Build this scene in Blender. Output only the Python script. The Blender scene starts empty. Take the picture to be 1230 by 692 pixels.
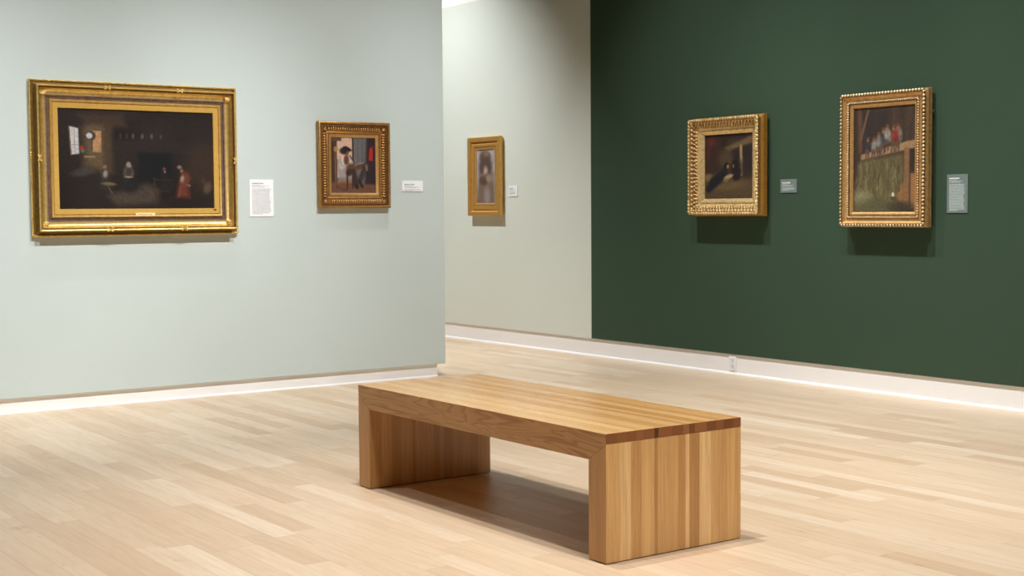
import bpy, bmesh, math, random
import numpy as np
from mathutils import Vector, Matrix

random.seed(7)
S = bpy.context.scene
COL = S.collection

# ------------------------------------------------------------------ helpers
def lin(c):
    return tuple((x / 12.92 if x <= .04045 else ((x + .055) / 1.055) ** 2.4) for x in [v / 255 for v in c])

def link(name, bm, mats, parent=None, smooth=None, bevel=None, loc=None):
    me = bpy.data.meshes.new(name)
    bmesh.ops.recalc_face_normals(bm, faces=bm.faces[:])
    bm.to_mesh(me); bm.free()
    for m in (mats if isinstance(mats, (list, tuple)) else [mats]):
        me.materials.append(m)
    o = bpy.data.objects.new(name, me); COL.objects.link(o)
    if parent: o.parent = parent
    if loc: o.location = loc
    if smooth is not None:
        me.polygons.foreach_set('use_smooth', [True] * len(me.polygons))
        me.set_sharp_from_angle(angle=math.radians(smooth))
    if bevel:
        b = o.modifiers.new('bevel', 'BEVEL'); b.width = bevel; b.segments = 2
        b.limit_method = 'ANGLE'; b.angle_limit = math.radians(30)
    return o

def box(bm, x0, x1, y0, y1, z0, z1, mi=0):
    v = [bm.verts.new(p) for p in ((x0, y0, z0), (x1, y0, z0), (x1, y1, z0), (x0, y1, z0),
                                   (x0, y0, z1), (x1, y0, z1), (x1, y1, z1), (x0, y1, z1))]
    for f in ((3, 2, 1, 0), (4, 5, 6, 7), (0, 1, 5, 4), (1, 2, 6, 5), (2, 3, 7, 6), (3, 0, 4, 7)):
        bm.faces.new([v[i] for i in f]).material_index = mi
    return v

def blob(bm, c, r, rot=None, sub=1):
    g = bmesh.ops.create_icosphere(bm, subdivisions=sub, radius=1)
    M = Matrix.Translation(c) @ (rot or Matrix()).to_4x4() @ Matrix.Diagonal((r[0], r[1], r[2], 1))
    bmesh.ops.transform(bm, matrix=M, verts=g['verts'])

def empty(name, loc, rotz, label, cat, group=None):
    o = bpy.data.objects.new(name, None); COL.objects.link(o)
    o.empty_display_size = .1
    o.location = loc; o.rotation_euler = (0, 0, rotz)
    o['label'] = label; o['category'] = cat
    if group: o['group'] = group
    return o

class NT:
    def __init__(s, name):
        s.m = bpy.data.materials.new(name); s.m.use_nodes = True
        s.t = s.m.node_tree; s.n = s.t.nodes
        s.b = s.n['Principled BSDF']
    def add(s, typ, **kw):
        n = s.n.new(typ)
        for k, v in kw.items(): setattr(n, k, v)
        return n
    def set(s, sock, v):
        if isinstance(v, bpy.types.NodeSocket): s.t.links.new(v, sock)
        elif v is not None: sock.default_value = v
    def math(s, op, a, b=None, c=None):
        n = s.add('ShaderNodeMath', operation=op)
        s.set(n.inputs[0], a); s.set(n.inputs[1], b); s.set(n.inputs[2], c)
        return n.outputs[0]
    def mix(s, f, a, b, blend='MIX'):
        n = s.add('ShaderNodeMix', data_type='RGBA', blend_type=blend)
        s.set(n.inputs[0], f)
        s.set(n.inputs[6], a if isinstance(a, bpy.types.NodeSocket) else (*a, 1))
        s.set(n.inputs[7], b if isinstance(b, bpy.types.NodeSocket) else (*b, 1))
        return n.outputs[2]
    def ramp(s, f, stops):
        n = s.add('ShaderNodeValToRGB'); e = n.color_ramp.elements
        while len(e) < len(stops): e.new(.5)
        for el, (p, c) in zip(e, stops):
            el.position = p; el.color = (*c, 1) if len(c) == 3 else c
        s.set(n.inputs[0], f); return n.outputs[0]
    def coords(s, scale=(1, 1, 1), loc=(0, 0, 0)):
        tc = s.add('ShaderNodeTexCoord'); mp = s.add('ShaderNodeMapping')
        s.t.links.new(tc.outputs['Object'], mp.inputs[0])
        mp.inputs['Scale'].default_value = scale; mp.inputs['Location'].default_value = loc
        return mp.outputs[0]
    def noise(s, vec, scale, detail=3, rough=.5, dist=0):
        n = s.add('ShaderNodeTexNoise'); s.set(n.inputs['Vector'], vec)
        n.inputs['Scale'].default_value = scale; n.inputs['Detail'].default_value = detail
        n.inputs['Roughness'].default_value = rough; n.inputs['Distortion'].default_value = dist
        return n.outputs[0]
    def bump(s, h, strength, dist):
        n = s.add('ShaderNodeBump'); n.inputs['Strength'].default_value = strength
        n.inputs['Distance'].default_value = dist; s.set(n.inputs['Height'], h)
        s.t.links.new(n.outputs[0], s.b.inputs['Normal'])
    def out(s, color=None, rough=None, metal=None, spec=None):
        if color is not None: s.set(s.b.inputs['Base Color'], color if isinstance(color, bpy.types.NodeSocket) else (*color, 1))
        if rough is not None: s.set(s.b.inputs['Roughness'], rough)
        if metal is not None: s.set(s.b.inputs['Metallic'], metal)
        if spec is not None: s.b.inputs['Specular IOR Level'].default_value = spec
        return s.m

def plain(name, rgb, rough=.5, metal=0, spec=.5):
    return NT(name).out(lin(rgb), rough, metal, spec)

# ------------------------------------------------------------------ materials
def wall_mat(name, rgb, rough=.85, spec=.25):
    t = NT(name); v = t.coords()
    n = t.noise(v, 1.3, 3); f = t.noise(v, 260, 2)
    c = lin(rgb)
    col = t.mix(n, tuple(x * .96 for x in c), tuple(min(1, x * 1.04) for x in c))
    t.bump(f, .25, .0006)
    return t.out(col, rough, 0, spec)
M_LEFT = wall_mat('pale_grey_green_paint', (199, 208, 204))
M_FAR = wall_mat('pale_cream_green_paint', (218, 223, 213))
M_GREEN = wall_mat('deep_green_paint', (54, 75, 57), .75, .3)
M_WHITE = wall_mat('white_wall_paint', (228, 225, 220))
M_DIM = wall_mat('muted_grey_green_paint', (100, 108, 103))
M_CEIL = wall_mat('grey_ceiling_paint', (120, 118, 116))
M_BASE = wall_mat('white_base_paint', (249, 246, 244), .5, .4)

def floor_mat():
    t = NT('maple_planks')
    tc = t.add('ShaderNodeTexCoord'); sp = t.add('ShaderNodeSeparateXYZ')
    t.t.links.new(tc.outputs['Object'], sp.inputs[0])
    X, Y = sp.outputs[0], sp.outputs[1]
    PW = .1
    ry = t.math('DIVIDE', Y, PW); row = t.math('FLOOR', ry); fy = t.math('FRACT', ry)
    w1 = t.add('ShaderNodeTexWhiteNoise', noise_dimensions='1D'); t.set(w1.inputs['W'], row)
    ln = t.math('MULTIPLY_ADD', w1.outputs[0], 1.0, 1.7)          # plank length by row
    off = t.math('MULTIPLY', w1.outputs[0], 37.3)
    rx = t.math('ADD', t.math('DIVIDE', X, ln), off)
    # jitter joints so lengths differ along a row
    colr = t.math('FLOOR', rx); fx = t.math('FRACT', rx)
    cb = t.add('ShaderNodeCombineXYZ'); t.set(cb.inputs[0], colr); t.set(cb.inputs[1], row)
    w2 = t.add('ShaderNodeTexWhiteNoise', noise_dimensions='2D'); t.t.links.new(cb.outputs[0], w2.inputs['Vector'])
    # split some planks in two
    cut = t.math('MULTIPLY_ADD', w2.outputs[0], .5, .25)
    half = t.math('GREATER_THAN', fx, cut)
    cb2 = t.add('ShaderNodeCombineXYZ'); t.set(cb2.inputs[0], t.math('MULTIPLY_ADD', half, .37, colr)); t.set(cb2.inputs[1], row)
    w3 = t.add('ShaderNodeTexWhiteNoise', noise_dimensions='2D'); t.t.links.new(cb2.outputs[0], w3.inputs['Vector'])
    tone = t.ramp(w3.outputs[0], [(0, lin((200, 172, 142))), (.14, lin((207, 181, 152))), (.45, lin((212, 187, 158))),
                                  (.8, lin((216, 193, 165))), (1, lin((222, 202, 177)))])
    # grain : offset per plank, stretched along X
    vadd = t.add('ShaderNodeVectorMath', operation='ADD'); t.t.links.new(tc.outputs['Object'], vadd.inputs[0])
    cb3 = t.add('ShaderNodeCombineXYZ'); t.set(cb3.inputs[2], t.math('MULTIPLY', w3.outputs[0], 40))
    t.t.links.new(cb3.outputs[0], vadd.inputs[1])
    mp = t.add('ShaderNodeMapping'); mp.inputs['Scale'].default_value = (1.6, 18, 1)
    t.t.links.new(vadd.outputs[0], mp.inputs[0])
    g = t.noise(mp.outputs[0], 2.2, 5, .6, .8)
    tone = t.mix(t.math('MULTIPLY', t.ramp(g, [(.42, (0, 0, 0)), (.75, (1, 1, 1))]), .34), tone, lin((176, 142, 110)))
    mp2 = t.add('ShaderNodeMapping'); mp2.inputs['Scale'].default_value = (5, 9, 1)
    t.t.links.new(vadd.outputs[0], mp2.inputs[0])
    k = t.noise(mp2.outputs[0], 1.1, 2)
    tone = t.mix(t.math('MULTIPLY', t.ramp(k, [(.70, (0, 0, 0)), (.80, (1, 1, 1))]), .35), tone, lin((150, 108, 70)))
    # joints
    ey = t.math('MINIMUM', fy, t.math('SUBTRACT', 1, fy))
    jy = t.math('LESS_THAN', ey, .010)
    ex = t.math('MULTIPLY', t.math('MINIMUM', fx, t.math('ABSOLUTE', t.math('SUBTRACT', fx, cut))), ln)
    jx = t.math('LESS_THAN', ex, .0012)
    j = t.math('MAXIMUM', jy, jx)
    col = t.mix(t.math('MULTIPLY', j, .45), tone, lin((140, 108, 80)))
    t.bump(t.math('MULTIPLY_ADD', j, -1, t.math('MULTIPLY', g, .15)), .2, .001)
    return t.out(col, t.math('MULTIPLY_ADD', g, .12, .34), 0, .45)
M_FLOOR = floor_mat()

def slat_mat(name, axis, dark=1.0):
    """wood staves: the tone of each stave sits in the colour attribute 'stave'"""
    t = NT(name)
    a = t.add('ShaderNodeAttribute', attribute_name='stave')
    sc = {'x': (2.2, 60, 60), 'z': (60, 60, 2.2)}[axis]
    tone = t.ramp(a.outputs['Fac'], [(0, lin((150, 103, 56))), (.3, lin((186, 138, 82))), (.65, lin((209, 165, 106))), (1, lin((230, 193, 138)))])
    v = t.coords(sc)
    g = t.noise(v, 1.6, 5, .65, .3)
    tone = t.mix(t.math('MULTIPLY', t.ramp(g, [(.4, (0, 0, 0)), (.75, (1, 1, 1))]), .5), tone, lin((140, 92, 48)), 'MIX')
    t.bump(g, .08, .0005)
    return t.out(tone, t.math('MULTIPLY_ADD', g, .12, .2), 0, .5)
M_STAVE_X = slat_mat('oak_staves_lengthwise', 'x')
M_STAVE_Z = slat_mat('oak_staves_upright', 'z')

def endgrain_mat():
    t = NT('oak_end_grain')
    a = t.add('ShaderNodeAttribute', attribute_name='stave')
    tone = t.ramp(a.outputs['Fac'], [(0, lin((84, 50, 25))), (.4, lin((128, 78, 42))), (1, lin((160, 106, 62)))])
    g = t.noise(t.coords((1, 220, 60)), 1, 3)
    tone = t.mix(t.math('MULTIPLY', g, .3), tone, lin((80, 46, 22)))
    return t.out(tone, .5, 0, .3)
M_END = endgrain_mat()

def cathedral_mat(name, axis):
    t = NT(name)
    sc = {'x': (.8, 1, 7.5), 'z': (9, 1, .6)}[axis]
    v = t.coords(sc, (.37, .2, .11))
    n = t.noise(v, 1.9, 2, .45, .7)
    rings = t.math('FRACT', t.math('MULTIPLY', n, 11 if axis == 'x' else 5))
    r = t.ramp(rings, [(0, (0, 0, 0)), (.55, (.25, .25, .25)), (.88, (1, 1, 1)), (1, (0, 0, 0))])
    fine = t.noise(t.coords((3, 60, 90) if axis == 'x' else (90, 60, 3)), 1.5, 4)
    c = t.mix(r if axis == 'x' else t.math('MULTIPLY', r, .35), lin((200, 153, 100)), lin((164, 118, 74)))
    c = t.mix(t.math('MULTIPLY', fine, .3), c, lin((146, 98, 56)))
    t.bump(fine, .06, .0005)
    return t.out(c, .38, 0, .4)
M_FASCIA = cathedral_mat('oak_cathedral_grain', 'x')
M_LEGEDGE = cathedral_mat('oak_upright_edge', 'z')
M_PAD = plain('dark_felt', (40, 28, 20), .9)

def gilt(name, rgb, worn, rough=.34, metal=.85, amount=.5, bumpy=.25):
    t = NT(name); v = t.coords()
    n1 = t.noise(v, 38, 4, .6); n2 = t.noise(v, 7, 2)
    f = t.math('MULTIPLY', t.ramp(n1, [(.42, (0, 0, 0)), (.68, (1, 1, 1))]), amount)
    c = t.mix(f, lin(rgb), lin(worn))
    c = t.mix(t.math('MULTIPLY', n2, .35), c, tuple(min(1, x * 1.25) for x in lin(rgb)))
    t.bump(t.noise(v, 150, 3), bumpy, .0012)
    return t.out(c, t.math('MULTIPLY_ADD', n1, .22, rough), metal, .5)
G1 = gilt('bright_gilt', (238, 204, 128), (158, 112, 54), .30, .88, .45)
G1D = gilt('shaded_hollow_gilt', (142, 112, 58), (96, 72, 34), .42, .7, .5)  # shade of the hollow put into the colour, with some patina
G1C = gilt('shaded_cove_gilt', (204, 154, 78), (150, 104, 46), .36, .8, .5)  # shade on the outer cove painted as browner gilt, with patina
G1L = gilt('bright_gilt_liner', (222, 178, 92), (196, 148, 68), .4, .7, .4, .1)
G1B = gilt('worn_leaf_band_gilt', (132, 102, 82), (88, 66, 58), .55, .35, .6, .6)
G2 = gilt('brown_gilt', (186, 138, 78), (112, 74, 36), .34, .85, .6)
G2B = gilt('brown_gilt_flutes', (222, 176, 112), (150, 104, 56), .34, .8, .4)
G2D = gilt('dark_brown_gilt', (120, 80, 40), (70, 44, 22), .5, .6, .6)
G3 = gilt('plain_warm_gilt', (222, 176, 100), (190, 138, 66), .42, .7, .4, .08)
G4 = gilt('pale_antique_gilt', (242, 212, 156), (168, 128, 74), .36, .75, .6, .7)
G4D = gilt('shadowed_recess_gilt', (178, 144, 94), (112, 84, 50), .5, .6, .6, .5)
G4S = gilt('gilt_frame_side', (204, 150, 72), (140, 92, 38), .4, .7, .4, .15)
G5 = gilt('antique_gilt', (214, 172, 112), (128, 86, 46), .38, .8, .5, .3)
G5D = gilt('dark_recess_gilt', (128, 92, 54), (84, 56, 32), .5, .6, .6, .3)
G5B = gilt('antique_gilt_rope', (242, 218, 176), (170, 124, 76), .34, .8, .5, .2)
M_BRASS = plain('brass_plate', (250, 234, 176), .45, 0)
M_BACKING = plain('raw_backing_board', (74, 58, 40), .8)
M_DARKTAG = plain('dark_tag', (66, 38, 26), .6)
M_STEEL = plain('grey_steel', (112, 120, 116), .4, .7)

def canvas_mat():
    t = NT('oil_paint')
    a = t.add('ShaderNodeAttribute', attribute_name='pigment')
    t.bump(t.noise(t.coords(), 420, 3), .2, .0006)
    return t.out(a.outputs['Color'], .42, 0, .3)
M_PAINT = canvas_mat()

# ------------------------------------------------------------------ room
XL, YG = -8.801, 7.331
CEIL = 5.8
CX = -9.197                  # where the green paint starts
YEND = 5.62                  # free end of the left wall
REC = .012
RECL = .024
def struct(name, mat, *boxes, bevel=None):
    bm = bmesh.new()
    for b in boxes: box(bm, *b)
    o = link(name, bm, mat, bevel=bevel); o['kind'] = 'structure'
    return o
X0, X1, Y0 = -13.6, 3.2, -3.2
struct('floor', M_FLOOR, (X0 - .2, X1 + .2, Y0 - .2, YG + .3, -.12, 0))
struct('ceiling', M_CEIL, (X0 - .2, X1 + .2, Y0 - .2, YG + .3, CEIL, CEIL + .15))
struct('wall_left', M_LEFT, (XL - .3, XL, Y0, YEND, .0934, CEIL), bevel=.004)
struct('baseboard_left', M_BASE, (XL - .3 + RECL, XL - RECL, Y0, YEND - .06, 0, .0934))
struct('wall_back', M_GREEN, (CX, X1, YG, YG + .2, .1516, CEIL))
struct('baseboard_back', M_BASE, (CX, X1, YG + REC, YG + .2, 0, .1516))
struct('wall_far', M_FAR, (X0, CX, YG, YG + .2, .1516, 3.178))
struct('trim_1', M_BASE, (X0, CX, YG, YG + .2, 3.178, CEIL))       # white band above the paint line
struct('baseboard_far', M_BASE, (X0, CX, YG + REC, YG + .2, 0, .1516))
struct('wall_end', M_DIM, (X0 - .2, X0, Y0, YG + .2, 0, CEIL))
struct('wall_right', M_WHITE, (X1, X1 + .2, Y0, YG + .2, 0, CEIL))
struct('wall_front', M_DIM, (X0, X1, Y0 - .2, Y0, 0, CEIL))
def shoe(name, x0, y0, x1, y1, nx, ny, r=.012):
    """quarter-round strip where the base meets the floor, from (x0,y0) to (x1,y1), bulging towards (nx,ny)"""
    bm = bmesh.new(); rows = []
    for x, y in ((x0, y0), (x1, y1)):
        rows.append([bm.verts.new((x, y, 0))] + [bm.verts.new((x + nx * r * math.cos(a), y + ny * r * math.cos(a), r * 1.25 * math.sin(a)))
                     for a in [math.pi / 2 * i / 6 for i in range(7)]])
    n = len(rows[0])
    for i in range(n):
        bm.faces.new((rows[0][i], rows[0][(i + 1) % n], rows[1][(i + 1) % n], rows[1][i]))
    bm.faces.new(rows[0]); bm.faces.new(rows[1])
    o = link(name, bm, M_BASE, smooth=30); o['kind'] = 'structure'
shoe('trim_2', X0, YG + REC, X1, YG + REC, 0, -1)
shoe('trim_3', XL - RECL, Y0, XL - RECL, YEND - .06, 1, 0, .008)

# ------------------------------------------------------------------ bench
BX0, BX1, BY0, BY1 = -5.5012, -3.7432, 3.045, 3.6949
BH, BT, BTH, SL = .4602, .098, .1026, .037
root = empty('bench', ((BX0 + BX1) / 2, (BY0 + BY1) / 2, 0), 0,
             'long low oak gallery bench with slab legs standing on the plank floor', 'bench')
hw, hd = (BX1 - BX0) / 2, (BY1 - BY0) / 2
# stave boundaries across the depth (front to back), widths read off the near end
widths = [.062, .052, .048, .060, .016, .098, .036, .018, .050, .056, .040, .044, .036, .034]
tones_end = [.62, .84, .40, .66, .22, .55, .30, .92, .26, .88, .60, .52, .64, .55]
ys = [-hd]
for w in widths: ys.append(ys[-1] + w)
kf = 2 * hd / (ys[-1] + hd); ys = [-hd + (y + hd) * kf for y in ys]

def stave_prism(name, poly, ys, tones, mat_of, mats, ends=None):
    """extrude a convex outline in XZ along the stave boundaries; a tone per stave"""
    bm = bmesh.new(); lay = bm.faces.layers.float.new('stave_f')
    rings = [[bm.verts.new((x, y, z)) for x, z in poly] for y in ys]
    n = len(poly)
    for i in range(len(ys) - 1):
        for k in range(n):
            f = bm.faces.new((rings[i][k], rings[i][(k + 1) % n], rings[i + 1][(k + 1) % n], rings[i + 1][k]))
            f.material_index = mat_of(k); f[lay] = ends[i] if ends and f.material_index == 1 else tones[i]
    for r, tn in ((rings[0], tones[0]), (rings[-1], tones[-1])):
        f = bm.faces.new(r); f.material_index = mat_of('cap'); f[lay] = tn
    bmesh.ops.recalc_face_normals(bm, faces=bm.faces[:])
    vals = [f[lay] for f in bm.faces]; loops = [len(f.verts) for f in bm.faces]
    o = link(name, bm, mats, root)
    at = o.data.color_attributes.new('stave', 'FLOAT_COLOR', 'CORNER')
    d = []
    for v, l in zip(vals, loops): d += [v, v, v, 1] * l
    at.data.foreach_set('color', d)
    b = o.modifiers.new('bevel', 'BEVEL'); b.width = .0022; b.segments = 2
    b.limit_method = 'ANGLE'; b.angle_limit = math.radians(30)
    return o
top_poly = [(-hw, BH), (-hw, BH - SL), (-hw + BT, BH - BTH), (hw - BT, BH - BTH), (hw, BH - SL), (hw, BH)]
ys_top = [-hd]
tw = [.052, .046, .05, .03, .055, .020, .066, .058, .03, .03, .06, .05, .04, .05, .043]
for w in tw: ys_top.append(ys_top[-1] + w)
kf = 2 * hd / (ys_top[-1] + hd); ys_top = [-hd + (y + hd) * kf for y in ys_top]
tones_top = [.74, .66, .84, .58, .76, .62, .44, .70, .36, .66, .34, .72, .42, .60, .54]
stave_prism('seat', top_poly, ys_top, tones_top,
            lambda k: {0: 1, 4: 1, 'cap': 2}.get(k, 0), [M_STAVE_X, M_END, M_FASCIA],
            [.45, .6, .5, .7, .55, .0, .62, .45, .85, .3, .7, .35, .55, .3, .5])
for sgn in (-1, 1):
    poly = [(sgn * hw, .003), (sgn * (hw - BT), .003), (sgn * (hw - BT), BH - BTH - .0003), (sgn * hw, BH - SL - .0003)]
    tn = tones_end if sgn > 0 else [.30, .52, .25, .45, .2, .42, .28, .5, .24, .40, .48, .3, .42, .38]
    leg = stave_prism('leg', poly, ys, tn, lambda k: 1 if k == 'cap' else 0, [M_STAVE_Z, M_LEGEDGE])
    bm = bmesh.new(); a, b = sorted((sgn * (hw - .012), sgn * (hw - BT + .012)))
    box(bm, a, b, -hd + .012, hd - .012, 0, .004)
    link('foot_pad', bm, M_PAD, leg)

# ------------------------------------------------------------------ picture frames
def sweep(bm, prof, w, h, mi=None, close=True):
    """sweep a profile [(inset, depth)] round a w x h rectangle (bottom edge at z = 0), mitred corners"""
    rings = []
    for u, d in prof:
        rings.append([bm.verts.new((x, -d, z)) for x, z in
                      ((-w / 2 + u, u), (w / 2 - u, u), (w / 2 - u, h - u), (-w / 2 + u, h - u))])
    n = len(prof)
    for i in range(n if close else n - 1):
        a, b = rings[i], rings[(i + 1) % n]
        for k in range(4):
            f = bm.faces.new((a[k], a[(k + 1) % 4], b[(k + 1) % 4], b[k]))
            f.material_index = mi(i) if mi else 0

def arc(p, q, bulge, n=6):
    """points from p to q (exclusive) bowed to the left by bulge x chord"""
    (x0, y0), (x1, y1) = p, q; dx, dy = x1 - x0, y1 - y0
    return [(x0 + dx * t - dy * bulge * 4 * t * (1 - t), y0 + dy * t + dx * bulge * 4 * t * (1 - t)) for t in [i / n for i in range(n)]]

def rect_path(w, h, u, step, skip=0):
    """points round the rectangle inset by u : (x, z, angle of the run, side)"""
    out = []
    for side, (a, b) in enumerate((((-w / 2 + u, u), (w / 2 - u, u)), ((w / 2 - u, u), (w / 2 - u, h - u)),
                                   ((w / 2 - u, h - u), (-w / 2 + u, h - u)), ((-w / 2 + u, h - u), (-w / 2 + u, u)))):
        L = math.hypot(b[0] - a[0], b[1] - a[1]) - 2 * skip
        n = max(1, round(L / step)); ang = math.atan2(b[1] - a[1], b[0] - a[0])
        for i in range(n):
            s = (skip + L * (i + .5) / n) / (L + 2 * skip)
            out.append((a[0] + (b[0] - a[0]) * s, a[1] + (b[1] - a[1]) * s, ang, side))
    return out

def beads(name, parent, mat, w, h, u, d, step, r, slant=0, skip=0, jitter=0, sub=1):
    """r = (along the run, outward, across)"""
    bm = bmesh.new(); rr = random.Random(int(u * 1e4) + 5)
    for x, z, ang, side in rect_path(w, h, u, step, skip):
        rot = Matrix.Rotation(-(ang + slant), 4, 'Y')
        k = 1 + rr.uniform(-jitter, jitter)
        blob(bm, Vector((x, -d, z)), (r[0], r[1] * k, r[2] * k), rot, sub)
    return link(name, bm, mat, parent, smooth=60)

def canvas(root, w, h, u, d, painter, nx, ny):
    cw, ch = w - 2 * u + .006, h - 2 * u + .006
    img = painter(nx, ny)
    bm = bmesh.new()
    vs = [[bm.verts.new((-cw / 2 + cw * i / (nx - 1), -d, u - .003 + ch * (1 - j / (ny - 1)))) for i in range(nx)] for j in range(ny)]
    for j in range(ny - 1):
        for i in range(nx - 1):
            bm.faces.new((vs[j + 1][i], vs[j + 1][i + 1], vs[j][i + 1], vs[j][i]))
    me = bpy.data.meshes.new('canvas'); bm.to_mesh(me); bm.free(); me.materials.append(M_PAINT)
    at = me.color_attributes.new('pigment', 'FLOAT_COLOR', 'POINT')
    rgba = np.ones((ny * nx, 4), np.float32); c = np.clip(img.reshape(-1, 3) / 255, 0, 1)
    rgba[:, :3] = np.where(c <= .04045, c / 12.92, ((c + .055) / 1.055) ** 2.4)
    at.data.foreach_set('color', rgba.ravel())
    o = bpy.data.objects.new('canvas', me); COL.objects.link(o); o.parent = root
    s = o.modifiers.new('thick', 'SOLIDIFY'); s.thickness = .004; s.offset = -1
    return o

# ---- brushwork : loose patches of pigment, coordinates 0..1 from the top left
class Brush:
    def __init__(s, nx, ny, base, seed, aspect):
        s.nx, s.ny = nx, ny
        s.u, s.v = np.meshgrid(np.linspace(0, 1, nx), np.linspace(0, 1, ny))
        s.a = aspect; s.r = np.random.default_rng(seed)
        s.img = np.zeros((ny, nx, 3)) + np.array(base, float)
    def field(s, fx, fy):
        g = s.r.standard_normal((fy + 2, fx + 2))
        x = s.u * fx; y = s.v * fy; i = x.astype(int); j = y.astype(int); fx_ = x - i; fy_ = y - j
        fx_ = fx_ * fx_ * (3 - 2 * fx_); fy_ = fy_ * fy_ * (3 - 2 * fy_)
        return (g[j, i] * (1 - fx_) + g[j, i + 1] * fx_) * (1 - fy_) + (g[j + 1, i] * (1 - fx_) + g[j + 1, i + 1] * fx_) * fy_
    def lay(s, mask, c, al=1):
        m = np.clip(mask, 0, 1)[..., None] * al
        s.img = s.img * (1 - m) + np.array(c, float) * m
    def ell(s, x, y, rx, ry, c, rot=0, soft=.35, al=1):
        du = (s.u - x) * s.a; dv = s.v - y; k = math.radians(rot)
        p = (du * math.cos(k) + dv * math.sin(k)) / (rx * s.a); q = (-du * math.sin(k) + dv * math.cos(k)) / ry
        d = np.sqrt(p * p + q * q); s.lay((1 - d) / soft + .5, c, al)
    def poly(s, pts, c, soft=.012, al=1):
        sd = np.full(s.u.shape, 1e9)
        ins = np.zeros(s.u.shape, bool)
        for (x0, y0), (x1, y1) in zip(pts, pts[1:] + pts[:1]):
            ax, ay, bx, by = x0 * s.a, y0, x1 * s.a, y1
            px, py = s.u * s.a - ax, s.v - ay; ex, ey = bx - ax, by - ay
            t = np.clip((px * ex + py * ey) / (ex * ex + ey * ey + 1e-12), 0, 1)
            sd = np.minimum(sd, np.hypot(px - ex * t, py - ey * t))
            cond = ((y0 > s.v) != (y1 > s.v)) & (s.u < (x1 - x0) * (s.v - y0) / (y1 - y0 + 1e-12) + x0)
            ins ^= cond
        s.lay(np.where(ins, sd, -sd) / soft + .5, c, al)
    def line(s, x0, y0, x1, y1, wd, c, soft=.5, al=1):
        ax, ay, bx, by = x0 * s.a, y0, x1 * s.a, y1
        px, py = s.u * s.a - ax, s.v - ay; ex, ey = bx - ax, by - ay
        t = np.clip((px * ex + py * ey) / (ex * ex + ey * ey + 1e-12), 0, 1)
        s.lay((1 - np.hypot(px - ex * t, py - ey * t) / wd) / soft + .3, c, al)
    def grain(s, amp, fx, fy):
        s.img = s.img * (1 + amp * s.field(fx, fy)[..., None])
    def done(s, amp=.06):
        s.grain(amp, 90, 90); return np.clip(s.img, 0, 255)

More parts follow.
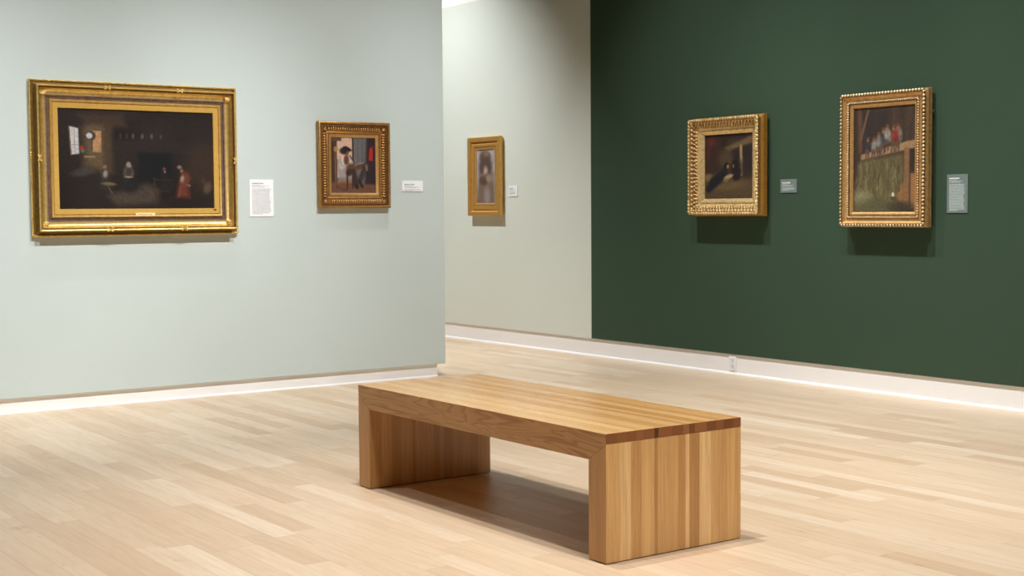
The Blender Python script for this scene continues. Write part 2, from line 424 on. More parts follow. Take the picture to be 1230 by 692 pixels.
def art_kitchen(nx, ny):          # a dim room with a small window and a few loosely dabbed seated shapes
    b = Brush(nx, ny, (38, 30, 27), 11, 1.56)
    b.grain(.12, 5, 4)
    b.poly([(.12, .06), (.40, .04), (.44, .18), (.20, .18)], (70, 52, 40), .06, .8)
    b.poly([(.14, .18), (.34, .16), (.34, .64), (.15, .62)], (76, 60, 44), .06, .9)
    b.poly([(.17, .16), (.28, .16), (.28, .60), (.18, .54)], (112, 92, 66), .05, .6)
    b.poly([(.34, .30), (1, .34), (1, .44), (.34, .42)], (44, 36, 32), .03, .8)
    b.poly([(.50, .43), (.72, .43), (.72, .72), (.50, .72)], (22, 22, 26), .04)
    b.ell(.92, .58, .12, .26, (60, 44, 36), 0, .8, .7)
    b.poly([(.30, .86), (.55, .74), (.64, .80), (.62, .94), (.36, .96)], (84, 70, 60), .07, .75)
    b.poly([(.074, .18), (.128, .20), (.132, .45), (.08, .46)], (190, 186, 186), .014)
    b.line(.072, .18, .082, .46, .006, (120, 84, 56)); b.line(.075, .36, .130, .36, .003, (120, 112, 112))
    b.line(.104, .19, .106, .45, .003, (128, 120, 120))
    b.poly([(.215, .22), (.268, .22), (.268, .43), (.21, .43)], (176, 132, 92), .015)
    b.ell(.205, .27, .03, .045, (62, 48, 40)); b.ell(.196, .27, .019, .031, (186, 184, 180))
    b.line(.212, .31, .212, .42, .006, (66, 50, 40))
    b.ell(.148, .39, .014, .020, (150, 46, 34)); b.ell(.152, .42, .012, .02, (92, 110, 84), al=.8)
    b.line(.165, .478, .225, .478, .008, (150, 128, 92))
    b.ell(.15, .63, .07, .04, (66, 60, 58), -10, .8, .8)
    for x in (.39, .43, .47, .53, .59, .65): b.ell(x, .265, .008, .028, (110, 92, 74), 0, .7, .75 if x in (.47, .53, .59) else .4)
    def sitter(x, y, k, hd, body, lap, al=1):
        b.ell(x, y, .013 * k, .023 * k, hd, soft=.6, al=al); b.ell(x, y + .085 * k, .028 * k, .07 * k, body, soft=.7, al=al)
        b.ell(x + .01, y + .19 * k, .050 * k, .07 * k, lap, soft=.7, al=al)
    sitter(.288, .58, .9, (140, 104, 84), (72, 60, 58), (48, 40, 38))
    b.ell(.290, .645, .013, .035, (140, 130, 124), 10, .7); b.ell(.312, .745, .046, .016, (104, 92, 62), 4, .7); b.line(.30, .75, .33, .84, .008, (92, 84, 66), al=.7)
    sitter(.437, .545, 1.1, (132, 108, 92), (92, 90, 86), (32, 30, 32))
    b.ell(.437, .63, .02, .05, (62, 50, 44), 0, .7); b.ell(.437, .675, .026, .010, (150, 126, 106), 0, .7); b.ell(.44, .56, .016, .018, (146, 134, 122), 0, .8)
    b.line(.42, .70, .40, .78, .02, (36, 34, 36)); b.line(.45, .70, .46, .79, .02, (34, 32, 34)); b.ell(.51, .79, .02, .02, (54, 46, 42), 0, .8)
    sitter(.668, .595, .9, (112, 62, 52), (32, 29, 32), (34, 30, 30)); b.ell(.671, .62, .007, .012, (116, 106, 100), 0, .7)
    b.line(.60, .68, .61, .92, .008, (56, 46, 40)); b.line(.60, .70, .72, .70, .006, (52, 44, 38)); b.line(.63, .82, .70, .82, .006, (50, 42, 38))
    b.ell(.768, .57, .016, .020, (116, 106, 96), 0, .7); b.ell(.783, .61, .011, .02, (130, 96, 78), 0, .7)
    b.ell(.805, .68, .034, .065, (104, 56, 44), -8, .8); b.ell(.785, .70, .013, .045, (146, 126, 108), 12, .8); b.line(.79, .74, .835, .76, .010, (140, 112, 96))
    b.poly([(.765, .72), (.825, .74), (.835, .885), (.745, .875)], (106, 54, 42), .05)
    b.line(.775, .76, .76, .87, .008, (128, 70, 54), al=.7); b.line(.81, .77, .82, .87, .008, (82, 42, 36), al=.8)
    b.ell(.955, .78, .026, .06, (86, 70, 54), 15, .8); b.ell(.925, .71, .014, .03, (70, 52, 42), 0, .8)
    b.img = b.img * .93
    return b.done()

def art_idler(nx, ny):            # pale doorway, grey boards, one loosely dabbed seated shape, a red cloth
    b = Brush(nx, ny, (84, 62, 50), 12, .76)
    b.poly([(0, 0), (.16, 0), (.16, 1), (0, 1)], (70, 50, 40), .03); b.line(.10, .2, .12, 1, .02, (120, 84, 60), al=.7)
    b.poly([(.14, .02), (.49, .02), (.49, .72), (.14, .72)], (206, 168, 146), .02)
    b.poly([(.14, .40), (.49, .48), (.49, .80), (.14, .80)], (140, 132, 132), .08, .8)
    b.poly([(.0, 0), (.24, 0), (.24, .075), (0, .075)], (92, 68, 54), .02)
    b.poly([(.49, .02), (.80, .02), (.80, .86), (.49, .80)], (104, 100, 100), .03)
    b.line(.49, 0, .49, .78, .016, (58, 48, 46)); b.line(.60, .02, .60, .8, .01, (86, 82, 84), al=.8); b.line(.70, .02, .70, .8, .01, (84, 80, 82), al=.8)
    b.poly([(.80, 0), (1, 0), (1, .9), (.74, .86)], (50, 40, 42), .06)
    b.poly([(.86, .20), (.93, .16), (.93, .42), (.84, .41)], (178, 40, 30), .02)
    b.poly([(0, .80), (1, .84), (1, 1), (0, 1)], (106, 74, 56), .04); b.line(.15, .80, .48, .80, .022, (150, 94, 56), al=.8)
    b.ell(.12, .22, .05, .05, (168, 130, 80), al=.8)
    b.ell(.30, .25, .10, .06, (50, 38, 36), 0, .6); b.ell(.38, .22, .085, .032, (40, 31, 31), 20, .5); b.ell(.33, .20, .06, .035, (42, 32, 32), 0, .5); b.ell(.37, .285, .030, .032, (108, 70, 54), 0, .6)
    b.ell(.26, .46, .065, .115, (192, 182, 174), 10, .5); b.ell(.44, .42, .040, .075, (184, 174, 166), -24, .6); b.ell(.345, .41, .055, .095, (104, 62, 44), 0, .6)
    b.line(.20, .36, .24, .52, .014, (150, 138, 132), al=.7); b.line(.42, .33, .52, .46, .014, (70, 52, 48), al=.8)
    b.ell(.34, .525, .10, .035, (170, 158, 150), 14, .6, .85); b.ell(.45, .55, .11, .08, (96, 64, 48), -10, .6); b.ell(.40, .63, .07, .06, (58, 44, 42), 0, .7)
    b.line(.50, .60, .56, .86, .045, (60, 48, 46)); b.line(.55, .85, .58, .90, .026, (44, 36, 36))
    b.ell(.64, .485, .10, .028, (150, 136, 126), -14, .6); b.line(.60, .53, .78, .50, .05, (88, 62, 52), .7); b.line(.77, .50, .63, .78, .045, (66, 52, 48)); b.line(.63, .78, .69, .88, .024, (44, 36, 36))
    b.line(.78, .50, .80, .58, .02, (150, 128, 110), al=.6)
    b.line(.36, .66, .36, .92, .014, (56, 40, 34)); b.line(.48, .70, .48, .90, .012, (56, 40, 34)); b.line(.14, .40, .12, .92, .010, (84, 60, 48)); b.line(.12, .88, .34, .95, .010, (72, 52, 42))
    return b.done(.05)

def art_veil(nx, ny):             # soft grey ground, a pale oval in brown drapery
    b = Brush(nx, ny, (164, 156, 160), 13, .40)
    b.grain(.05, 4, 9)
    b.ell(.46, .14, .30, .11, (104, 84, 72), 0, .5); b.ell(.52, .11, .14, .05, (146, 120, 100), 20, .6)
    b.ell(.48, .34, .36, .22, (92, 74, 66), 0, .5); b.ell(.46, .40, .14, .085, (180, 152, 144), 0, .9); b.ell(.34, .38, .06, .08, (92, 74, 66), 10, .8, .8)
    b.poly([(.12, .46), (.88, .44), (1, 1), (0, 1)], (124, 104, 92), .06)
    b.ell(.36, .58, .22, .08, (98, 76, 62), 20, .6); b.ell(.68, .54, .16, .07, (150, 128, 112), -20, .7)
    b.ell(.56, .86, .16, .16, (156, 142, 140), 0, .8, .8)
    return b.done(.05)

def art_loft(nx, ny):             # dark brown shed, straw, two dim leaning shapes
    b = Brush(nx, ny, (54, 42, 34), 14, .73)
    b.grain(.1, 5, 6)
    b.poly([(0, 0), (.32, 0), (.30, .62), (0, .70)], (58, 40, 36), .1)
    b.ell(.14, .12, .09, .06, (104, 44, 34), 30, .9, .7); b.ell(.08, .28, .03, .10, (98, 42, 34), 0, .9, .6)
    b.poly([(.42, .22), (1, .04), (1, .16), (.50, .28)], (108, 86, 60), .04, .9)
    b.poly([(.55, .26), (1, .17), (1, .60), (.60, .52)], (46, 36, 36), .06)
    b.line(.75, .20, .76, .44, .022, (146, 122, 84), .6); b.line(.76, .42, .77, .64, .022, (92, 76, 54), .8, .8)
    b.ell(.44, .38, .14, .14, (86, 70, 50), 0, .9, .7)
    b.poly([(0, .70), (.40, .54), (.60, .66), (1, .70), (1, 1), (0, 1)], (82, 66, 46), .08)
    b.ell(.06, .66, .10, .05, (128, 106, 70), -25, .9, .8); b.ell(.50, .80, .34, .06, (104, 84, 56), -6, .9, .7)
    b.poly([(.0, .86), (.14, .68), (.40, .52), (.50, .60), (.36, .74), (.10, .90)], (32, 32, 38), .05)
    b.ell(.46, .50, .055, .055, (30, 26, 26)); b.ell(.485, .505, .024, .034, (150, 106, 80))
    b.ell(.63, .50, .065, .09, (30, 26, 28)); b.ell(.60, .50, .020, .03, (120, 82, 64)); b.ell(.66, .62, .10, .10, (34, 30, 32))
    b.ell(.50, .66, .10, .03, (162, 136, 100), -24, .7); b.ell(.45, .71, .06, .025, (120, 96, 68), -20, .8); b.ell(.76, .63, .014, .03, (120, 92, 70))
    return b.done(.07)

def art_barn(nx, ny):             # brown boards, a beam and post, green straw below, a row of small light and red dabs
    b = Brush(nx, ny, (74, 58, 48), 15, .60)
    b.grain(.07, 26, 3)
    b.poly([(0, 0), (.18, 0), (.12, 1), (0, 1)], (66, 52, 44), .04); b.poly([(.15, .02), (.60, .02), (.60, .40), (.12, .44)], (58, 48, 46), .06, .8)
    b.line(.10, 0, .11, .42, .022, (110, 78, 58), .7, .8); b.line(.24, .03, .12, .30, .012, (124, 94, 72), .7, .9)
    b.poly([(.12, .45), (.86, .34), (1, .33), (1, .40), (.84, .42), (.12, .50)], (166, 132, 96), .015)
    b.poly([(.82, .40), (.90, .40), (.90, .96), (.81, .92)], (142, 104, 70), .014)
    b.poly([(.92, .64), (1, .64), (1, .96), (.92, .96)], (164, 116, 74), .014); b.poly([(.92, .42), (1, .41), (1, .62), (.92, .62)], (62, 46, 40), .02)
    b.poly([(.66, .76), (.82, .72), (.82, .92), (.66, .86)], (158, 112, 70), .03, .9)
    b.poly([(.10, .52), (.30, .49), (.80, .46), (.82, .66), (.70, .84), (.76, 1), (0, 1), (.02, .84)], (110, 98, 66), .05)
    for i in range(170):
        x = b.r.uniform(.06, .78); y = b.r.uniform(.50, .80); L = b.r.uniform(.04, .12)
        c = [(138, 126, 88), (92, 82, 54), (122, 110, 76), (74, 66, 46)][i % 4]
        b.line(x, y, x + b.r.uniform(-.03, .02), y + L, .006, c, .8, .55)
    b.ell(.14, .86, .16, .07, (150, 144, 108), 10, .9, .8); b.ell(.34, .93, .30, .06, (92, 92, 62), 0, .9, .7); b.ell(.78, .95, .22, .05, (66, 58, 44), 0, .8, .8)
    b.ell(.645, .845, .024, .035, (226, 218, 186)); b.ell(.66, .87, .05, .02, (84, 76, 56), 20)
    # a loose huddle of seated dabs along the beam : overlapping strokes, no drawing
    for hx, hy, k, c in ((.235, .305, .75, (70, 66, 74)), (.335, .305, .75, (168, 158, 142)), (.415, .265, .95, (150, 144, 140)), (.485, .225, .95, (74, 78, 80)),
                         (.550, .195, .95, (176, 168, 156)), (.720, .195, 1.0, (146, 136, 126)), (.650, .205, .95, (168, 62, 50))):
        lean = b.r.uniform(-.02, .03)
        b.ell(hx + lean * .5 + .012, hy + .085 * k, .054 * k, .062 * k, c, b.r.uniform(-30, 30), .9); b.ell(hx + .03, hy + .12 * k, .03, .035, tuple(v * .6 for v in c), 30, .9, .8)
        b.line(hx + lean, hy + .05 * k, hx + .045 * k + lean, hy + .13 * k, .016, tuple(v * .8 for v in c), .8, .8)
        b.ell(hx, hy + .010 * k, .024 * k, .022 * k, (160, 112, 82), 0, .8); b.ell(hx + .004, hy - .008 * k, .027 * k, .018 * k, (112, 78, 54), b.r.uniform(-20, 20), .8)
        b.ell(hx - .01, hy + .155 * k, .042 * k, .030 * k, (104, 80, 66), 20, .9, .9)
        b.line(hx - .02, hy + .17 * k, hx - .035, hy + .245 * k, .008, (86, 66, 56), .8, .8); b.line(hx + .015, hy + .16 * k, hx + .01, hy + .235 * k, .008, (78, 60, 52), .8, .8)
    b.img = b.img * .9
    return b.done(.06)

def backing(root, w, h, u, d0, d1):
    bm = bmesh.new(); box(bm, -w / 2 + u, w / 2 - u, -d1, -d0, u, h - u)
    return link('backing_board', bm, M_BACKING, root)

# ---- the large gilt frame on the left wall
W, H = 1.373, .976
fr = empty('framed_painting', (XL, (2.584 + 3.957) / 2, 1.0895), math.pi / 2,
           'widest gilt framed painting, a dim room with seated figures, on the pale left wall', 'painting', 'gilt framed paintings on the gallery walls')
bm = bmesh.new()
prof = [(0.004, .004), (0, .016), (.001, .024), (.006, .028), (.011, .026), (.013, .020), (.016, .018)] + arc((.016, .018), (.034, .078), -.22, 8) + \
       [(.034, .078), (.036, .086), (.040, .090), (.044, .088), (.046, .080), (.047, .068), (.052, .066), (.055, .070)] + arc((.055, .070), (.100, .040), -.20, 8) + \
       [(.100, .040), (.101, .030), (.104, .029), (.118, .029), (.120, .040), (.124, .044), (.134, .041), (.137, .033), (.172, .031), (.172, .018), (.172, .004)]
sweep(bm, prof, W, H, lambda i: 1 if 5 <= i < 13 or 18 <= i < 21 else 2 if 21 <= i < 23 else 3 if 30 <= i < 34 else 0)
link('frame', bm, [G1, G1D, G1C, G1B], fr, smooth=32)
bm = bmesh.new(); sweep(bm, [(.1385, .0345), (.140, .039), (.172, .0355), (.1735, .032), (.1735, .024), (.1385, .024)], W, H)
link('liner', bm, G1L, fr, smooth=25)
beads('rope_edge', fr, G1, W, H, .005, .027, .0165, (.0078, .0055, .0058), slant=.6, jitter=.2)
beads('leaf_band', fr, G1B, W, H, .111, .031, .0135, (.0058, .0045, .0085), slant=.5, jitter=.25)
def spray(name, parent, mat, cx, cz, d, ang, k=1.0, n=7):
    bm = bmesh.new()
    for i in range(n):
        a = ang + math.radians(-66 + 132 * i / (n - 1)); L = (.026 + .010 * math.cos((i - (n - 1) / 2) * .9)) * k
        for q, s in ((.35, 1), (.75, .8)):
            blob(bm, Vector((cx + math.cos(a) * L * q, -d - .003 * (1 - q), cz + math.sin(a) * L * q)), (.012 * k * s, .005 * k, .0042 * k), Matrix.Rotation(-a, 4, 'Y'))
    blob(bm, Vector((cx, -d - .002, cz)), (.009 * k, .007 * k, .009 * k))
    return link(name, bm, mat, parent, smooth=70)
u = .088
for sx, sz in ((-1, 0), (1, 0), (1, 1), (-1, 1)):
    cx = sx * (W / 2 - u); cz = u if sz == 0 else H - u
    ang = math.atan2((-1 if sz == 0 else 1), sx)
    spray('corner_leaf', fr, G1, cx, cz, .056, ang, 1.15)
def ribbon(parent, cx, cz, d, vertical):
    bm = bmesh.new()
    for s in (-1, 1):
        for k in range(-2, 3):
            a, b_ = k * .008, s * k * .0042
            x, z = (cx + b_, cz + a) if vertical else (cx + a, cz + b_)
            blob(bm, Vector((x, -d, z)), (.0065, .006, .0065))
    return link('ridge_ribbon', bm, G1, parent, smooth=70)
for cx, cz, v in ((-W / 2 + .041, H * .5, True), (W / 2 - .041, H * .5, True), (-W * .155, H - .041, False), (W * .195, H - .041, False),
                  (-W * .155, .041, False), (W * .205, .041, False)):
    ribbon(fr, cx, cz, .087, v)
canvas(fr, W, H, .172, .026, art_kitchen, 300, 190)
backing(fr, W, H, .02, 0, .012)
bm = bmesh.new(); box(bm, -.030, .098, -.046, -.034, .1260, .1450)
pl = link('nameplate', bm, M_BRASS, fr, bevel=.001)
bm = bmesh.new(); rr = random.Random(5); x = -.018
while x < .082:
    w_ = rr.uniform(.004, .010); box(bm, x, x + w_, -.0464, -.0459, .1325, .1385); x += w_ + .003
link('engraved_lettering', bm, plain('engraving', (176, 136, 74), .6), pl)
bm = bmesh.new(); box(bm, W / 2 - .178, W / 2 - .162, -.0415, -.034, .160, .168)
link('inventory_tag', bm, M_DARKTAG, fr, bevel=.001)

# ---- small brown-gilt frame beside it
W, H = .576, .611
fr = empty('framed_painting', (XL, (4.565 + 5.141) / 2, 1.256), math.pi / 2,
           'small brown gilt framed painting of a seated figure, right of the widest painting', 'painting', 'gilt framed paintings on the gallery walls')
bm = bmesh.new()
prof = [(.003, .004), (0, .014), (0, .030), (.003, .040)] + arc((.003, .040), (.019, .040), .22, 5) + \
       [(.019, .040), (.020, .032), (.024, .030), (.025, .034), (.033, .036)] + arc((.033, .036), (.068, .018), -.08, 6) + \
       [(.068, .018), (.070, .024), (.076, .026), (.082, .023), (.083, .018)] + [(.108, .013), (.108, .004)]
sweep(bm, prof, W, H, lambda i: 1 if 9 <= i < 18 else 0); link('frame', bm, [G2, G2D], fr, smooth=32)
bm = bmesh.new()
for x, z, ang, side in rect_path(W, H, .051, .0185, .026):
    blob(bm, Vector((x, -.0275, z)), (.0058, .0075, .0150), Matrix.Rotation(-ang, 4, 'Y'))
sweep(bm, [(.037, .026), (.064, .016), (.064, .012), (.037, .020)], W, H)
link('fluted_band', bm, G2B, fr, smooth=70)
for sx, sz in ((-1, 0), (1, 0), (1, 1), (-1, 1)):
    cx = sx * (W / 2 - .056); cz = .056 if sz == 0 else H - .056
    spray('corner_leaf', fr, G2B, cx, cz, .031, math.atan2((-1 if sz == 0 else 1), sx), .62, 5)
bm = bmesh.new(); sweep(bm, [(.088, .016), (.090, .021), (.104, .018), (.109, .015), (.109, .010), (.088, .010)], W, H)
link('liner', bm, G2B, fr, smooth=25)
canvas(fr, W, H, .108, .011, art_idler, 130, 170)
backing(fr, W, H, .02, 0, .008)

# ---- narrow plain frame on the far pale wall
W, H = .530, .728
fr = empty('framed_painting', ((-10.991 - 10.461) / 2, YG, 1.182), 0,
           'narrow upright gilt framed painting of a veiled head, alone on the pale far wall', 'painting', 'gilt framed paintings on the gallery walls')
bm = bmesh.new()
prof = [(.010, .004), (.010, .016), (0, .020), (0, .048), (.004, .052), (.036, .050), (.040, .046)] + arc((.040, .046), (.056, .024), -.14, 5) + \
       [(.056, .024), (.060, .034), (.066, .038), (.086, .036), (.089, .028), (.116, .024), (.116, .006)]
sweep(bm, prof, W, H); link('frame', bm, G3, fr, smooth=30)
bm = bmesh.new(); sweep(bm, [(.094, .024), (.096, .031), (.112, .029), (.117, .025), (.117, .018), (.094, .018)], W, H)
link('liner', bm, G3, fr, smooth=25)
canvas(fr, W, H, .116, .021, art_veil, 80, 150)
backing(fr, W, H, .03, 0, .014)

# ---- square-ish antique frame on the green wall
W, H = .734, .711
fr = empty('framed_painting', ((-7.888 - 7.154) / 2, YG, 1.191), 0,
           'nearly square pale gilt framed painting of two dim figures on the green wall', 'painting', 'gilt framed paintings on the gallery walls')
bm = bmesh.new()
prof = [(.006, .020), (-.010, .022), (-.012, .030), (-.009, .036)] + arc((-.009, .036), (.010, .070), .16, 6) + \
       [(.010, .070), (.012, .078), (.010, .090), (.001, .096), (0, .104), (.004, .110), (.014, .110), (.018, .104)] + arc((.018, .104), (.062, .062), -.12, 7) + \
       [(.062, .062), (.064, .066), (.072, .066), (.074, .060), (.084, .056), (.086, .060), (.090, .060), (.116, .044), (.116, .020)]
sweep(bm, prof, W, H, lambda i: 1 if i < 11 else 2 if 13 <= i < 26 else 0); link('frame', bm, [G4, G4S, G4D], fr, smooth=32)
beads('foliate_ridge', fr, G4, W, H, .008, .107, .026, (.0135, .009, .009), slant=.45, jitter=.35)
bm = bmesh.new()
rr = random.Random(9)
for row, (u, d, st) in enumerate(((.028, .097, .032), (.042, .084, .032), (.054, .073, .026))):
    for x, z, ang, side in rect_path(W, H, u, st, .0):
        for sl in ((.6, -.6) if row != 1 else (0,)):
            blob(bm, Vector((x, -d + .004, z)), (.0125, .008 + rr.uniform(0, .005), .0056), Matrix.Rotation(-(ang + sl + 1.1), 4, 'Y'))
link('leaf_cove', bm, G4, fr, smooth=70)
beads('pearl_row', fr, G4, W, H, .067, .067, .0165, (.0062, .0065, .0060))
for sx, sz in ((-1, 0), (1, 0), (1, 1), (-1, 1)):
    cx = sx * (W / 2 - .030); cz = .030 if sz == 0 else H - .030
    spray('corner_leaf', fr, G4, cx, cz, .098, math.atan2((-1 if sz == 0 else 1), sx), .95, 7)
bm = bmesh.new(); sweep(bm, [(.088, .055), (.0885, .0605), (.093, .0605), (.1175, .045), (.1175, .036), (.088, .036)], W, H)
link('liner', bm, G4, fr, smooth=25)
canvas(fr, W, H, .116, .040, art_loft, 130, 180)
bm = bmesh.new(); box(bm, -W / 2 + .02, W / 2 - .02, -.0225, 0, .02, H - .02)
link('backing_board', bm, M_BACKING, fr)

# ---- tall antique frame on the green wall
W, H = .684, .867
fr = empty('framed_painting', ((-6.402 - 5.718) / 2, YG, 1.115), 0,
           'tall gilt framed painting of children above green hay, second on the green wall', 'painting', 'gilt framed paintings on the gallery walls')
bm = bmesh.new()
prof = [(.004, .020), (-.008, .022), (-.009, .034), (-.006, .038)] + arc((-.006, .038), (.006, .062), .14, 5) + \
       [(.006, .062), (.011, .068), (.011, .082), (.002, .086), (.001, .094), (.006, .099), (.014, .099), (.018, .094)] + arc((.018, .094), (.046, .076), -.12, 6) + \
       [(.046, .076), (.048, .080), (.056, .084), (.064, .080), (.066, .074), (.0905, .066), (.0905, .020)]
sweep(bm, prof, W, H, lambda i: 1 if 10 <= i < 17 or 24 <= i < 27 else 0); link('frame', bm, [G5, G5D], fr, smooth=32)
beads('gadroon_edge', fr, G5B, W, H, .005, .092, .0245, (.0098, .0120, .0125), slant=.35, jitter=.1)
beads('rope_band', fr, G5B, W, H, .056, .083, .0165, (.0080, .0065, .0056), slant=.75, jitter=.08)
bm = bmesh.new(); sweep(bm, [(.070, .072), (.071, .079), (.080, .078), (.091, .069), (.091, .058), (.070, .058)], W, H)
link('liner', bm, G5, fr, smooth=25)
canvas(fr, W, H, .0905, .063, art_barn, 150, 240)
bm = bmesh.new(); box(bm, -W / 2 + .02, W / 2 - .02, -.0225, 0, .02, H - .02)
link('backing_board', bm, M_BACKING, fr)
bm = bmesh.new()
box(bm, W / 2 - .004, W / 2 + .018, -.024, -.018, H - .150, H - .130); blob(bm, Vector((W / 2 + .012, -.026, H - .140)), (.006, .004, .006))
link('mounting_bracket', bm, M_STEEL, fr, bevel=.001)

# ------------------------------------------------------------------ wall labels
M_CARD = plain('white_card', (246, 245, 244), .6)
M_INK = plain('grey_ink', (178, 178, 182), .7); M_INKD = plain('dark_ink', (138, 138, 144), .7)
M_GCARD = plain('grey_green_card', (112, 126, 123), .55)
M_WINK = plain('white_ink', (196, 208, 204), .7); M_WINKB = plain('bright_white_ink', (246, 248, 246), .7)
def label(loc, rotz, w, h, text, card, ink, ink_head, body_lines, lab, seed):
    t = empty('wall_label', loc, rotz, lab, 'label', 'wall labels beside the paintings')
    bm = bmesh.new(); box(bm, -w / 2, w / 2, -.005, 0, 0, h)
    link('card', bm, card, t, bevel=.0006)
    r = random.Random(seed); m = .018
    def words(bm, z, hh, x0, x1):
        x = x0
        while x < x1 - .004:
            l = min(r.uniform(.004, .017), x1 - x); box(bm, x, x + l, -.0053, -.0049, z - hh, z); x += l + .0028
    bm = bmesh.new(); z = h - .022
    words(bm, z, .0075, -w / 2 + m, -w / 2 + m + w * .48)
    link('heading_lettering', bm, ink_head, t)
    bm = bmesh.new(); z -= .014
    words(bm, z, .0030, -w / 2 + m, -w / 2 + m + w * .36); z -= .0062
    words(bm, z, .0034, -w / 2 + m, w / 2 - m - w * .10); z -= .0066
    words(bm, z, .0034, -w / 2 + m, -w / 2 + m + w * .55); z -= .012
    for k in range(body_lines):
        end = w / 2 - m - r.uniform(0, .014) if k < body_lines - 1 else -w / 2 + m + w * .42
        words(bm, z, .0040, -w / 2 + m, end); z -= .0074
    link('body_lettering', bm, ink, t)
    return t
HP = math.pi / 2
label((XL, 4.1415, 1.204), HP, .177, .251, 0, M_CARD, M_INK, M_INKD, 24, 'tall white text card beside the widest gilt painting on the left wall', 1)
label((XL, 5.346, 1.3785), HP, .175, .0745, 0, M_CARD, M_INK, M_INKD, 2, 'small white text card right of the brown gilt painting on the left wall', 2)
label((-10.321, YG, 1.357), 0, .143, .098, 0, M_CARD, M_INK, M_INKD, 3, 'small white text card on the pale far wall beside the narrow painting', 3)
label((-6.955, YG, 1.3445), 0, .156, .095, 0, M_GCARD, M_WINK, M_WINKB, 3, 'small grey text card between the two paintings on the green wall', 4)
label((-5.531, YG, 1.1985), 0, .155, .241, 0, M_GCARD, M_WINK, M_WINKB, 23, 'tall grey text card right of the tall painting on the green wall', 5)

# ------------------------------------------------------------------ power outlet in the base of the green wall
M_PLATE = plain('white_plastic', (244, 243, 244), .35); M_SOCK = plain('pale_grey_plastic', (232, 230, 234), .4); M_SLOT = plain('grey_slot', (150, 148, 152), .6)
t = empty('power_outlet', (-7.523, YG + REC, .028), 0, 'white duplex power outlet set in the white base under the green wall', 'outlet')
bm = bmesh.new(); box(bm, -.037, .037, -.007, 0, 0, .114); link('cover_plate', bm, M_PLATE, t, bevel=.002)
for zc in (.036, .078):
    bm = bmesh.new(); box(bm, -.0165, .0165, -.009, -.006, zc - .014, zc + .014)
    r_ = link('receptacle', bm, M_SOCK, t, bevel=.0015)
    bm = bmesh.new()
    for xx in (-.0065, .0065): box(bm, xx - .0012, xx + .0012, -.0094, -.0088, zc - .001, zc + .008)
    box(bm, -.0025, .0025, -.0094, -.0088, zc - .010, zc - .005)
    link('slot', bm, M_SLOT, r_)
bm = bmesh.new(); blob(bm, Vector((0, -.007, .057)), (.003, .0015, .003)); link('screw', bm, M_STEEL, t, smooth=60)

# ------------------------------------------------------------------ lights : spots on ceiling tracks, plus added unseen fill spots
LZ = 5.6
def spot(loc, target, power, angle=75, blend=.8, r=.022, col=(1, .985, .965)):
    d = bpy.data.lights.new('track_or_fill_spot', 'SPOT'); d.energy = power; d.color = col
    d.spot_size = math.radians(angle); d.spot_blend = blend; d.shadow_soft_size = r
    o = bpy.data.objects.new('track_or_fill_spot', d); COL.objects.link(o); o.location = loc
    o.rotation_euler = (Vector(target) - Vector(loc)).to_track_quat('-Z', 'Y').to_euler()
    return o
DW = 2.3
COOL = (.955, .985, 1)
def wash_left(y, p, aim=None):
    spot((XL + 4.3, y, LZ), (XL, aim if aim else y, .75), p, 44, 1, col=COOL)
def wash_back(x, p, aim=None, ang=62, out=.55):
    spot((x, YG - DW, LZ), (aim if aim else x, YG - out, 0), p, ang, 1, col=COOL)
# left wall
wash_left(1.6, 900, 1.3); wash_left(3.4, 920, 2.9); wash_left(5.0, 920, 4.6)
spot((-7.4, 3.2, LZ), (-7.4, 3.3, 0), 230, 56, 1)  # added fill for the floor by the wall, no lamp known here
# far wall, and the white band over it
wash_back(-11.2, 1100, -11.05, 62, .25)
spot((-12.2, YG - 2.2, 4.7), (-11.9, YG, 3.9), 230, 65, 1)  # added unseen spot, only there to brighten the white band
# green wall
wash_back(-9.0, 260); wash_back(-7.6, 640); wash_back(-6.1, 700); wash_back(-4.6, 620); wash_back(-3.2, 480)
# over the bench
spot((-4.70, 3.12, LZ), (-4.8, 3.2, 0), 500, 66, .9)
spot((-4.10, 2.47, LZ), (-4.2, 2.7, 0), 500, 66, .9)
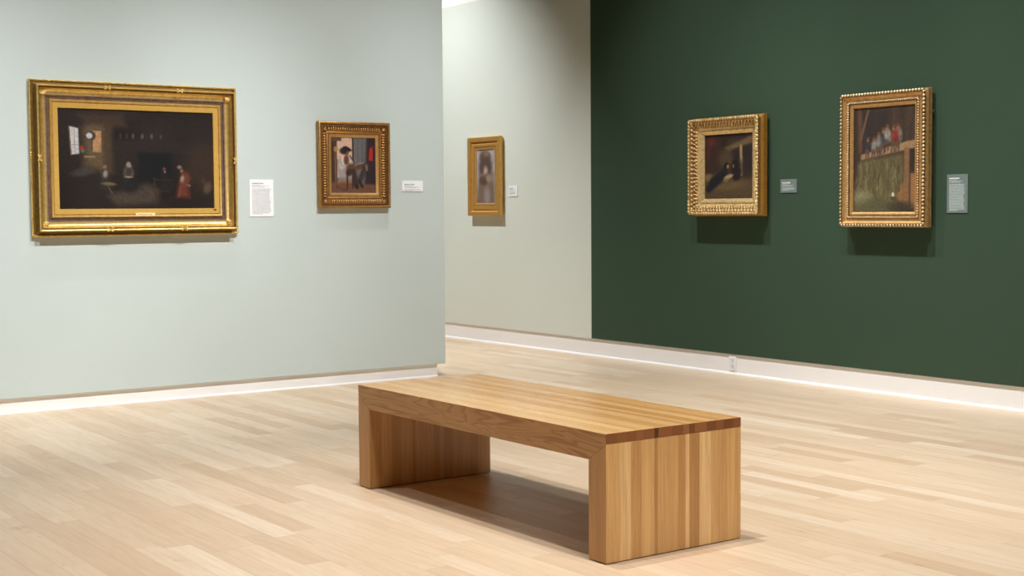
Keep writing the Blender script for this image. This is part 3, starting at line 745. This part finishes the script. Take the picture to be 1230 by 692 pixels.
# rest of the room, some spots only added as fill
spot((-1.2, 3.3, LZ), (-2.9, 3.4, 0), 420, 60, .9, .15)  # added unseen fill for the right end of the bench
spot((0.4, 2.2, LZ), (-2.6, 3.3, 0), 460, 50, .9, .25)  # another added fill towards the bench end, softened
spot((0.3, 4.6, LZ), (-2.6, 3.6, 0), 420, 50, .9, .25)  # added like the fill above, spread to keep its shadow weak
spot((-6.4, 0.8, LZ), (-6.4, 0.9, 0), 300, 75, .9, .08)
spot((1.2, 2.5, LZ), (X1, 2.5, 1.2), 420, 95, 1, .1)  # added: brightens the unseen wall so it bounces fill onto the bench end
spot((-11.6, 3.8, LZ), (-11.6, 4.2, 0), 460, 75, .9)

w = bpy.data.worlds.new('World'); S.world = w; w.use_nodes = True
w.node_tree.nodes['Background'].inputs[0].default_value = (.5, .5, .5, 1)
w.node_tree.nodes['Background'].inputs[1].default_value = .0

# ------------------------------------------------------------------ camera
F, YAW, PITCH, ROLL = 1680.95, math.radians(54.6923), math.radians(3.2132), math.radians(-.4158)
fw = Vector((-math.sin(YAW) * math.cos(PITCH), math.cos(YAW) * math.cos(PITCH), -math.sin(PITCH)))
rt = Vector((math.cos(YAW), math.sin(YAW), 0)); up = rt.cross(fw)
r2 = math.cos(ROLL) * rt + math.sin(ROLL) * up; u2 = -math.sin(ROLL) * rt + math.cos(ROLL) * up
cd = bpy.data.cameras.new('camera'); cam = bpy.data.objects.new('camera', cd); COL.objects.link(cam)
M = Matrix(((r2.x, u2.x, -fw.x, 0), (r2.y, u2.y, -fw.y, 0), (r2.z, u2.z, -fw.z, 1.24), (0, 0, 0, 1)))
cam.matrix_world = M
cd.sensor_fit = 'HORIZONTAL'; cd.sensor_width = 36; cd.lens = 36 * F / 1230
cd.dof.use_dof = True; cd.dof.focus_distance = 5.3; cd.dof.aperture_fstop = 9.0
S.camera = cam

S.view_settings.view_transform = 'Standard'; S.view_settings.look = 'None'
S.view_settings.gamma = 1; S.view_settings.use_curve_mapping = False
S.view_settings.exposure = 0.1
